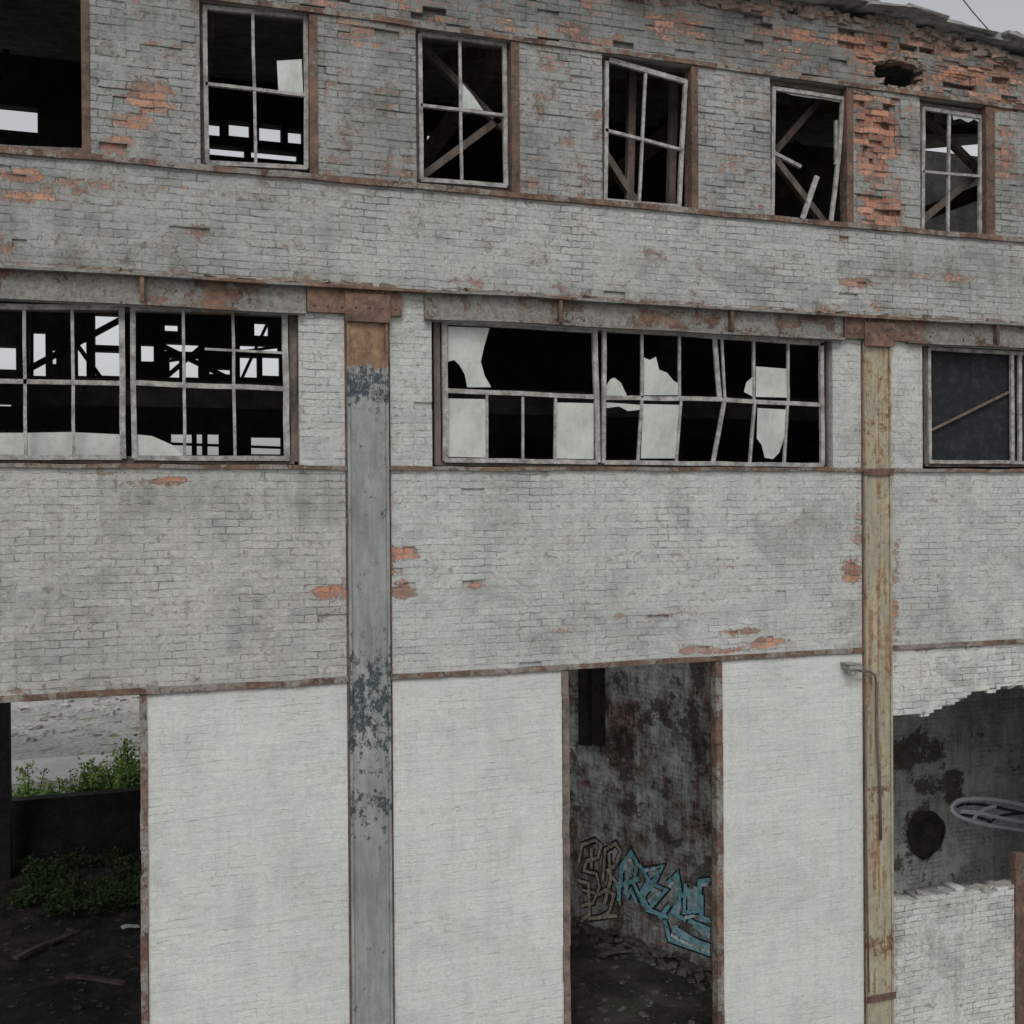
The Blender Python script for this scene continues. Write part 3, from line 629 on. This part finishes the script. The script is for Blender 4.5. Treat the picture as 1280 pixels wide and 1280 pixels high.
for a in ((528,60,604,136),(526,222,626,148),(790,90,786,262),(770,215,800,262),(966,192,1014,136),(985,222,1030,280),(1160,150,1222,212),(1152,276,1216,222),(842,110,838,255)):
    bm=bmesh.new(); x0,z0=H(a[0],a[1],YB); x1,z1=H(a[2],a[3],YB); d=Vector((x1-x0,0,z1-z0)).normalized()*0.35
    beam3(bm,(x0-d.x,YB,z0-d.z),(x1+d.x,YB,z1+d.z),0.09,0.08); bmobj("timber_brace",bm,MWOODB,building)
# ------------------------------------------------------------------ inner partition with graffiti
def mat_inner(name,kind,blobs=()):
    m=M(name,0.9)
    v=m.obj(); sep=m.n('ShaderNodeSeparateXYZ'); m.put(sep.inputs[0],v); cb=m.n('ShaderNodeCombineXYZ'); m.put(cb.inputs[0],sep.outputs[0]); m.put(cb.inputs[1],sep.outputs[2]); bv=cb.outputs[0]
    w=m.vm('SCALE',m.vm('SUBTRACT',m.noise(9,bv,4,0.7,col=True),(0.5,0.5,0.5))); w.node.inputs['Scale'].default_value=0.06
    br=m.n('ShaderNodeTexBrick'); m.put(br.inputs['Vector'],m.vm('ADD',bv,w))
    for k,q in (('Scale',1.0),('Mortar Size',0.010),('Mortar Smooth',0.9),('Brick Width',0.26),('Row Height',0.0771)): br.inputs[k].default_value=q
    br.inputs['Color1'].default_value=(0,0,0,1); br.inputs['Color2'].default_value=(1,1,1,1)
    n1=m.noise(1.1,bv,6,0.75); n2_=m.noise(5,bv,7,0.85); st=m.noise(1,m.map((5,0.7,1),bv),6,0.8)
    gaps=m.sm(m.noise(2.4,bv,5,0.7),0.42,0.58)
    mixn=m.ma('ADD',m.ma('MULTIPLY',n1,0.34),m.ma('MULTIPLY',m.ma('ADD',n2_,st),0.33))
    if kind=='A':
        pal=[(0.42,(0.05,0.04,0.036)),(0.45,(0.17,0.105,0.085)),(0.475,(0.33,0.22,0.18)),(0.49,(0.30,0.32,0.31)),(0.52,(0.43,0.47,0.455)),(0.555,(0.66,0.67,0.64))]
    else:
        pal=[(0.40,(0.20,0.205,0.195)),(0.47,(0.34,0.36,0.35)),(0.53,(0.48,0.50,0.485)),(0.60,(0.64,0.65,0.63))]
    c=m.ramp(mixn,pal)
    bl=m.ma('ADD',m.noise(1.5,bv,7,0.72),m.ma('MULTIPLY_ADD',n2_,0.8,-0.4))
    for (bx,bz,rx,rz,am) in blobs:
        dx=m.ma('DIVIDE',m.ma('SUBTRACT',sep.outputs[0],bx),rx); dz=m.ma('DIVIDE',m.ma('SUBTRACT',sep.outputs[2],bz),rz)
        rr=m.ma('SQRT',m.ma('ADD',m.ma('MULTIPLY',dx,dx),m.ma('MULTIPLY',dz,dz)))
        bl=m.ma('ADD',bl,m.ma('MULTIPLY',m.sm(rr,1.2,0.2),am))
    th=0.545 if kind=='A' else 0.62
    blot=m.sm(bl,th,th+0.03); c=m.mix(m.ma('MULTIPLY',blot,0.85),c,m.mix(m.sm(n2_,0.4,0.6),(0.02,0.018,0.018),(0.09,0.06,0.05)))
    c=m.mix(m.ma('MULTIPLY',m.ma('MULTIPLY',br.outputs['Fac'],gaps),0.55),c,(0.06,0.06,0.06))
    c=m.mix(m.ma('MULTIPLY',m.ma('MULTIPLY',br.outputs['Color'],gaps),0.22),c,(0.05,0.05,0.05))
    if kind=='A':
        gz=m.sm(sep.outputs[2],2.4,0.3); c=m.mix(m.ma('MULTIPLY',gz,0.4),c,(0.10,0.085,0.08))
    m.col(c); m.bump(m.ma('ADD',m.ma('MULTIPLY',m.ma('MULTIPLY',br.outputs['Fac'],gaps),-0.006),m.ma('ADD',m.ma('MULTIPLY',n2_,0.012),m.ma('MULTIPLY',blot,-0.008))),0.8); return m.m
gl=G(720,1150); gr=G(890,1215); du=(gr-gl); du.z=0; du.normalize()
a0=gl-du*1.2; 
tt=(1.15-gr.y)/du.y; b0=gr+du*tt
ang=math.atan2(du.y,du.x); PLn=(b0-a0).length
Mloc=Matrix.Translation((a0.x,a0.y,0))@Matrix.Rotation(ang,4,'Z')
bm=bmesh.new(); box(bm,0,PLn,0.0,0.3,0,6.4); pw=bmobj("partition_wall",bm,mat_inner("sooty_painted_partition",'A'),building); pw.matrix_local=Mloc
def AU(px,py):
    d=ray(px,py); n=(Mloc.to_3x3()@Vector((0,-1,0))); t=(Vector((a0.x,a0.y,0))-O).dot(n)/d.dot(n); p=O+d*t; q=Mloc.inverted()@p; return (q.x,q.z)
# dark posts standing against the far end of the partition
for px in (735,752):
    u,_=AU(px,900); bm=bmesh.new(); box(bm,u-0.09,u+0.09,-0.14,-0.01,AU(px,930)[1],6.3); bmobj("hanging_post",bm,MDARK,pw)
def ribbon(bm,pts,w,y):
    P=[Vector(p) for p in pts]; Ls=[];Rs=[]
    for i,p in enumerate(P):
        d0=(P[i]-P[i-1]).normalized() if i>0 else None; d1=(P[i+1]-P[i]).normalized() if i<len(P)-1 else None
        if d0 is None: d=d1; k=1
        elif d1 is None: d=d0; k=1
        else:
            d=(d0+d1); d=d.normalized() if d.length>1e-3 else d0; k=min(1.6,1/max(0.3,d.dot(d1)))
        n=Vector((-d.y,d.x))*w/2*k*random.uniform(0.8,1.2)
        Ls.append(bm.verts.new((p.x+n.x,y,p.y+n.y))); Rs.append(bm.verts.new((p.x-n.x,y,p.y-n.y)))
    for i in range(len(P)-1): bm.faces.new((Ls[i],Rs[i],Rs[i+1],Ls[i+1]))
def smoothpts(pts,n=5):
    o=[]; P=[Vector(p) for p in pts]
    for i in range(len(P)-1):
        p0=P[max(i-1,0)];p1=P[i];p2=P[i+1];p3=P[min(i+2,len(P)-1)]
        for k in range(n):
            t=k/n; o.append(0.5*((2*p1)+(p2-p0)*t+(2*p0-5*p1+4*p2-p3)*t*t+(3*p1-p0-3*p2+p3)*t**3))
    o.append(P[-1]); return o
def spray(name,c,k=0.4,worn=0.45):
    m=M(name,0.6); n=m.noise(9,None,6,0.8); m.col(m.mix(m.sm(n,0.42,0.62),c,tuple(v*k for v in c)))
    m.put(m.b.inputs['Alpha'],m.sm(m.noise(6,None,7,0.85),0.40+ (worn-0.45)*0.3,0.43+(worn-0.45)*0.3)); return m.m
def graf(strokes,conv,w,mat,parent,y,Mx,smooth=True,name="graffiti"):
    bm=bmesh.new()
    for k,s in enumerate(strokes):
        pts=[conv(*p) for p in s]; pts=smoothpts(pts,6) if smooth else pts
        ribbon(bm,pts,w,y-0.0006*k)
    ob=bmobj(name,bm,mat,parent,recalc=False); ob["kind"]="stuff"; return ob
cream=[[(724,1078),(728,1056),(744,1050),(752,1056),(748,1072),(734,1076),(730,1088),(746,1092),(750,1108),(742,1128),(728,1132)],
 [(754,1100),(757,1062),(770,1054),(776,1064),(770,1082),(760,1088),(772,1104),(776,1132)],
 [(722,1100),(736,1104),(738,1142),(726,1152)],[(745,1120),(758,1112),(768,1118),(762,1140),(748,1148)],[(740,1060),(740,1086)],[(728,1112),(752,1118)],[(762,1066),(764,1100),(756,1130)],[(736,1148),(772,1144)]]
cyan=[[(774,1126),(778,1082),(790,1066),(797,1078),(793,1104),(806,1132)],[(772,1108),(800,1098)],[(784,1122),(790,1112),(797,1130)],
 [(804,1088),(830,1082),(818,1106),(834,1112),(812,1136),(804,1120),(822,1096)],[(808,1136),(836,1146)],
 [(836,1104),(848,1092),(852,1118),(842,1140),(858,1150)],[(858,1104),(856,1140),(874,1138),(876,1102),(889,1100)],[(846,1120),(866,1116)],
 [(832,1150),(838,1174),(889,1192)],[(846,1156),(848,1168),(889,1182)],[(862,1150),(889,1162)],[(878,1118),(878,1148),(889,1150)],[(800,1080),(812,1100),(802,1118)],[(838,1130),(826,1148)]]
blue=[[(782,1118),(786,1084),(792,1080)],[(812,1094),(824,1090),(812,1110),(824,1116),(812,1128)],[(842,1106),(847,1102),(848,1126),(846,1144)],[(863,1110),(863,1134),(869,1132),(870,1108)],[(842,1160),(864,1174),(888,1187)],[(868,1156),(888,1170)]]
white=[[(780,1090),(786,1076),(791,1074)],[(808,1088),(822,1085)],[(838,1108),(847,1098)],[(840,1168),(862,1180),(888,1189)],[(878,1106),(888,1105)],[(858,1146),(870,1144)]]
graf(cyan,AU,0.125,spray("black_spray",(0.02,0.03,0.035)),pw,-0.004,None,False)
graf(blue,AU,0.10,spray("pale_blue_fill_spray",(0.40,0.55,0.62),0.5),pw,-0.013,None,False)
graf(cyan,AU,0.07,spray("cyan_spray",(0.26,0.54,0.62),0.5),pw,-0.018,None,False)
graf(white,AU,0.045,spray("white_spray",(0.68,0.76,0.78)),pw,-0.028,None,False)
graf(cream,AU,0.11,spray("soot_spray",(0.03,0.03,0.03)),pw,-0.004,None,False)
graf(cream,AU,0.055,spray("cream_spray",(0.52,0.47,0.36)),pw,-0.012,None,False)
YI=3.4
def IU(px,py): return H(px,py,YI)
bl_=[]
for cx,cy,rx,ry,am in ((1150,940,44,30,.24),(1190,985,24,34,.20),(1150,975,22,20,.18),(1128,960,20,34,.12),(1210,1095,60,18,.10),(1260,900,40,30,-.1),(1157,1042,34,36,.35),(1130,1080,20,20,.12)):  # stains, plus one blob feathering the painted dark of the round hole
    x,z=IU(cx,cy); bl_.append((x,z,abs(IU(cx+rx,cy)[0]-x),abs(IU(cx,cy+ry)[1]-z),am))
xa=XX(1085,1000,YI); bm=bmesh.new(); box(bm,xa,XR,YI,YI+0.3,0,6.0); iw=bmobj("inner_wall",bm,mat_inner("grey_inner_brick",'B',bl_),building)
bm=bmesh.new(); cx,cz=IU(1157,1042); rr=abs(IU(1180,1042)[0]-cx); N=28
ro_=[];ri=[]
for k in range(N):
    a=k*2*math.pi/N; q=1+0.05*math.sin(3*a+1)+0.03*math.sin(7*a); ro_.append(bm.verts.new((cx+rr*q*math.cos(a),YI-0.02,cz+rr*q*math.sin(a)*1.08))); ri.append(bm.verts.new((cx+rr*.86*q*math.cos(a),YI-0.022,cz+rr*.86*q*math.sin(a)*1.08)))
c2=[bm.verts.new((v.co.x,YI-0.004,v.co.z)) for v in ri]; c3=[bm.verts.new((v.co.x,YI-0.002,v.co.z)) for v in ro_]
for k in range(N):
    j=(k+1)%N; bm.faces.new((ro_[k],ro_[j],ri[j],ri[k])); bm.faces.new((ri[k],ri[j],c2[j],c2[k])); bm.faces.new((ro_[j],ro_[k],c3[k],c3[j]))
bm.faces.new(c2)
bmobj("round_duct",bm,simple("hole_shade_black",(0.012,0.012,0.013),(0.06,0.052,0.048),5),iw)  # near-black face paints the shade inside a round hole in the wall
body=smoothpts([IU(*p) for p in ((1187,1009),(1196,1000),(1215,997),(1240,999),(1268,1004),(1300,1012),(1300,1038),(1268,1036),(1240,1032),(1212,1026),(1196,1019),(1187,1009))],4)[:-1]
bm=bmesh.new(); bm.faces.new([bm.verts.new((p.x,YI-0.004,p.y)) for p in body]); bmobj("graffiti",bm,spray("slate_spray",(0.50,0.58,0.63),0.6,0.1),iw,recalc=False)
sw=[[(1188,1010),(1196,1001),(1215,998),(1240,999),(1265,1003),(1295,1010)],[(1188,1010),(1196,1019),(1215,1026),(1245,1033),(1295,1040)],[(1200,1014),(1225,1016),(1250,1022),(1295,1030)],[(1215,1024),(1228,1012),(1245,1007)]]
graf([[(1195,1009),(1206,1005),(1230,1006),(1260,1012),(1295,1020)],[(1235,1030),(1250,1020),(1280,1016)],[(1200,1018),(1220,1021),(1240,1027)]],IU,0.05,spray("dark_slate_spray",(0.05,0.06,0.07),0.6,0.1),iw,YI-0.007,None)
graf(sw,IU,0.06,spray("pale_blue_spray",(0.90,0.95,0.98),0.9,-0.3),iw,YI-0.012,None)
# ------------------------------------------------------------------ ground
def sheet(name,x0,x1,y0,y1,z,mat,n=1):
    bm=bmesh.new(); vs=[bm.verts.new(p) for p in ((x0,y0,z),(x1,y0,z),(x1,y1,z),(x0,y1,z))]; bm.faces.new(vs); o=bmobj(name,bm,mat); o["kind"]="structure"; return o
m=M("pale_gravel",0.95); n1=m.noise(0.35,None,6,0.7); n2x=m.noise(6,None,6,0.8); n3=m.noise(1.3,None,5,0.7)
c=m.mix(m.sm(n1,0.4,0.62),(0.42,0.415,0.40),(0.30,0.30,0.28)); c=m.mix(m.sm(n2x,0.45,0.65),c,(0.17,0.165,0.15)); c=m.mix(m.sm(n3,0.56,0.66),c,(0.12,0.15,0.07))
m.col(c); m.bump(m.ma('MULTIPLY',n2x,0.05),0.8); MGR=m.m
sheet("ground",-600,600,-600,600,0.0,MGR)
m=M("black_soil",0.95); n1=m.noise(1.5,None,6,0.7); n2x=m.noise(14,None,6,0.8); n4=m.noise(0.7,None,5,0.7)
c=m.mix(m.sm(n1,0.42,0.62),(0.018,0.016,0.016),(0.052,0.046,0.042)); c=m.mix(m.sm(n2x,0.56,0.68),c,(0.12,0.11,0.10)); c=m.mix(m.ma('MULTIPLY',m.sm(n4,0.5,0.62),0.5),c,(0.035,0.05,0.022)); m.col(c); m.bump(m.ma('ADD',m.ma('MULTIPLY',n1,0.15),m.ma('MULTIPLY',n2x,0.04)),0.8)
sheet("soil_floor",XL+0.01,XR-0.01,0.28,YR-0.01,0.005,m.m)
MPATH=simple("pale_concrete",(0.42,0.42,0.41),(0.56,0.56,0.54),1.2,0.9,0.01)
g=G(90,962); sheet("concrete_path",g.x-30,g.x+30,g.y-1.2,g.y+1.6,0.012,MPATH)
MCH=simple("rubble_stone",(0.03,0.028,0.026),(0.13,0.12,0.11),5)
bm=bmesh.new(); random.seed(21)
for k in range(2600):
    x=random.uniform(XL+.2,14); y=0.6+random.random()**1.2*(YR-1)
    s=random.choice((0.03,0.04,0.05,0.05,0.06,0.07,0.08,0.11)); chunk(bm,(x,y,s*0.12),s,s*random.uniform(.4,1),s*0.35,0.35)
for k in range(300):
    t=random.uniform(0,PLn); off=abs(random.gauss(0,0.25)); p=Mloc@Vector((t,-0.05-off,0)); s=random.uniform(0.04,0.16); chunk(bm,(p.x,p.y,max(0.02,0.15-off*0.25)*random.random()),s,s*.7,s*.4,.35)
o=bmobj("rubble",bm,MCH); o["kind"]="stuff"; o["label"]="scattered broken brick and stone on black soil"
bm=bmesh.new()
for k in range(900):
    s=random.choice((0.08,0.1,0.15,0.2,0.3)); x=random.uniform(-16,3); y=YR+random.uniform(12,26); chunk(bm,(x,y,s*0.15),s,s*.8,s*0.5,0.35)
o=bmobj("yard_rubble",bm,simple("pale_rubble",(0.22,0.21,0.20),(0.46,0.45,0.43),3)); o["kind"]="stuff"
def litter(name,p,L,w,t,rz,mat,label,cat):
    bm=bmesh.new()
    k=4
    for i in range(k):
        a=-L/2+L*i/k; b=a+L/k; za=0.02*math.sin(i*1.3); zb=0.02*math.sin((i+1)*1.3)
        hexa(bm,[(a,-w/2,za),(b,-w/2,zb),(b,w/2,zb),(a,w/2,za),(a,-w/2,za+t),(b,-w/2,zb+t),(b,w/2,zb+t),(a,w/2,za+t)])
    bmesh.ops.remove_doubles(bm,verts=bm.verts,dist=1e-5)
    o=bmobj(name,bm,mat); o.matrix_world=Matrix.Translation((p.x,p.y,0.05))@Matrix.Rotation(rz,4,'Z')@Matrix.Rotation(0.05,4,'Y'); o["label"]=label; o["category"]=cat
litter("paper_scrap",G(163,1162),0.28,0.14,0.01,0.3,simple("paper",(0.6,0.6,0.6),(0.75,0.75,0.75)),"crumpled white scrap lying on black soil","litter")
litter("fallen_plank",G(60,1185),1.3,0.10,0.04,0.9,MWOODB,"old brown plank lying on the dark soil","plank")
litter("fallen_plank",G(120,1230),0.9,0.08,0.04,-0.4,MWOODB,"short broken plank lying among rubble","plank")
litter("fallen_plank",G(775,1195),0.7,0.07,0.03,0.2,MWOODB,"broken plank at the foot of the graffiti wall","plank")
# ------------------------------------------------------------------ vegetation
def leafmat(name,a,b):
    m=M(name,0.7); n=m.noise(2.5,None,4,0.7); n2_=m.noise(30,None,2,0.6); m.col(m.mix(m.sm(m.ma('ADD',m.ma('MULTIPLY',n,.6),m.ma('MULTIPLY',n2_,.4)),0.35,0.65),a,b)); return m.m
ML1=leafmat("bush_leaves",(0.18,0.32,0.08),(0.42,0.58,0.20)); ML2=leafmat("weed_leaves",(0.03,0.065,0.022),(0.085,0.14,0.05)); MST=simple("stem",(0.04,0.035,0.02),(0.1,0.08,0.05))
def plant(name,base,h,r,n,mat,lsz,label,cat,seed):
    random.seed(seed); e=empty(name); e["label"]=label; e["category"]=cat
    bs=bmesh.new(); bl_=bmesh.new()
    nst=max(5,int(n/110)); tips=[]
    for i in range(nst):
        a=random.uniform(0,6.28); q=random.random()**0.6*r; hh=h*random.uniform(0.5,1.05)*(1-0.35*q/r); 
        p0=Vector((random.uniform(-.1,.1)*r,random.uniform(-.1,.1)*r,0)); p2=Vector((math.cos(a)*q,math.sin(a)*q,hh)); p1=p0.lerp(p2,.5)+Vector((0,0,0.1*hh))
        tube(bs,[p0,p1,p2],0.008,5); tips.append((p0,p1,p2))
    for k in range(n):
        p0,p1,p2=random.choice(tips); t=random.uniform(0.25,1.0); p=p0.lerp(p1,t*2) if t<.5 else p1.lerp(p2,(t-.5)*2)
        p=p+Vector((random.gauss(0,.10),random.gauss(0,.10),random.gauss(0,.08)))*max(r,0.4); p.z=max(p.z,0.02)
        d=Vector((random.gauss(0,1),random.gauss(0,1),random.gauss(0.4,.6))).normalized(); s=d.orthogonal().normalized(); s=Matrix.Rotation(random.uniform(0,6.28),3,d)@s
        L=lsz*random.uniform(.6,1.4); w_=L*0.28
        v=[bl_.verts.new(x) for x in (p,p+d*L*.5+s*w_,p+d*L,p+d*L*.5-s*w_)]; bl_.faces.new(v)
    bmobj("stems",bs,MST,e); bmobj("foliage",bl_,mat,e,recalc=False); e.location=(base.x,base.y,0)
    return e
def GB(px,depthY):
    d=ray(px,950); t=(depthY-O.y)/d.y; p=O+d*t; return Vector((p.x,depthY,0))
def hfor(py,px,Y): return max(0.3,H(px,py,Y)[1])
plant("bush",GB(155,YR+1.2),hfor(915,155,YR+1.2),0.75,4600,ML1,0.11,"bright green leafy bush growing behind the building","bush",1)
plant("bush",GB(112,YR+1.3),hfor(938,112,YR+1.3),0.7,3600,ML1,0.10,"low green bush on the gravel yard edge","bush",2)
plant("bush",GB(185,YR+1.6),hfor(910,185,YR+1.6),0.8,2800,ML1,0.11,"tall green bush beside the pale path","bush",3)
plant("bush",GB(36,YR+1.2),hfor(950,36,YR+1.2),0.6,2600,ML1,0.09,"small green bush behind the low rear sill","bush",4)
plant("bush",GB(76,YR+1.0),hfor(962,76,YR+1.0),0.65,2300,ML1,0.09,"small green bush behind the low rear sill","bush",6)
plant("bush",GB(-10,YR+1.4),hfor(960,-10,YR+1.4),0.6,1500,ML1,0.09,"small green bush behind the low rear sill","bush",5)
random.seed(77)
for i in range(26):
    px=random.uniform(20,172); py=random.uniform(1045,1150); g=G(px,py)
    o=plant("weed",g,random.uniform(.15,.5),0.6,360,ML2,0.07,"dark green weeds growing on the shaded soil","weed",30+i); o["group"]="weeds inside the gateway"
bm=bmesh.new(); x0,z0=H(1185,-25,3.0); x1,z1=H(1245,48,3.0)
tube(bm,[(x0-0.6,3.0,z0+0.9),(x0,3.0,z0),((x0+x1)/2,3.0,(z0+z1)/2-0.03),(x1,3.0,z1),(x1+0.2,3.0,z1-0.6)],0.009,6)
o=bmobj("overhead_cable",bm,MDARK,None,True); o["label"]="thin dark cable slanting down to the roof edge"; o["category"]="cable"
# ------------------------------------------------------------------ light
wd=bpy.data.worlds.new("World"); scene.world=wd; wd.use_nodes=True; nt=wd.node_tree
bg=nt.nodes['Background']; sk=nt.nodes.new('ShaderNodeTexSky'); sk.sky_type='NISHITA'; sk.sun_disc=False
sk.sun_elevation=math.radians(48); sk.sun_rotation=math.radians(205); sk.air_density=1.0; sk.dust_density=4.0
hs=nt.nodes.new('ShaderNodeHueSaturation'); hs.inputs['Saturation'].default_value=0.12
nt.links.new(sk.outputs[0],hs.inputs['Color']); nt.links.new(hs.outputs[0],bg.inputs['Color']); bg.inputs['Strength'].default_value=0.15
sl=bpy.data.lights.new("sun",'SUN'); sl.energy=0.9; sl.angle=math.radians(20); sl.color=(1.0,1.0,0.97)
so=bpy.data.objects.new("sun",sl); COL.objects.link(so)
el=math.radians(48); az=math.radians(205)
dirv=Vector((math.sin(az)*math.cos(el),math.cos(az)*math.cos(el),math.sin(el)))
so.rotation_euler=dirv.to_track_quat('Z','Y').to_euler()
scene.view_settings.view_transform='Standard'; scene.view_settings.look='None'; scene.view_settings.exposure=0
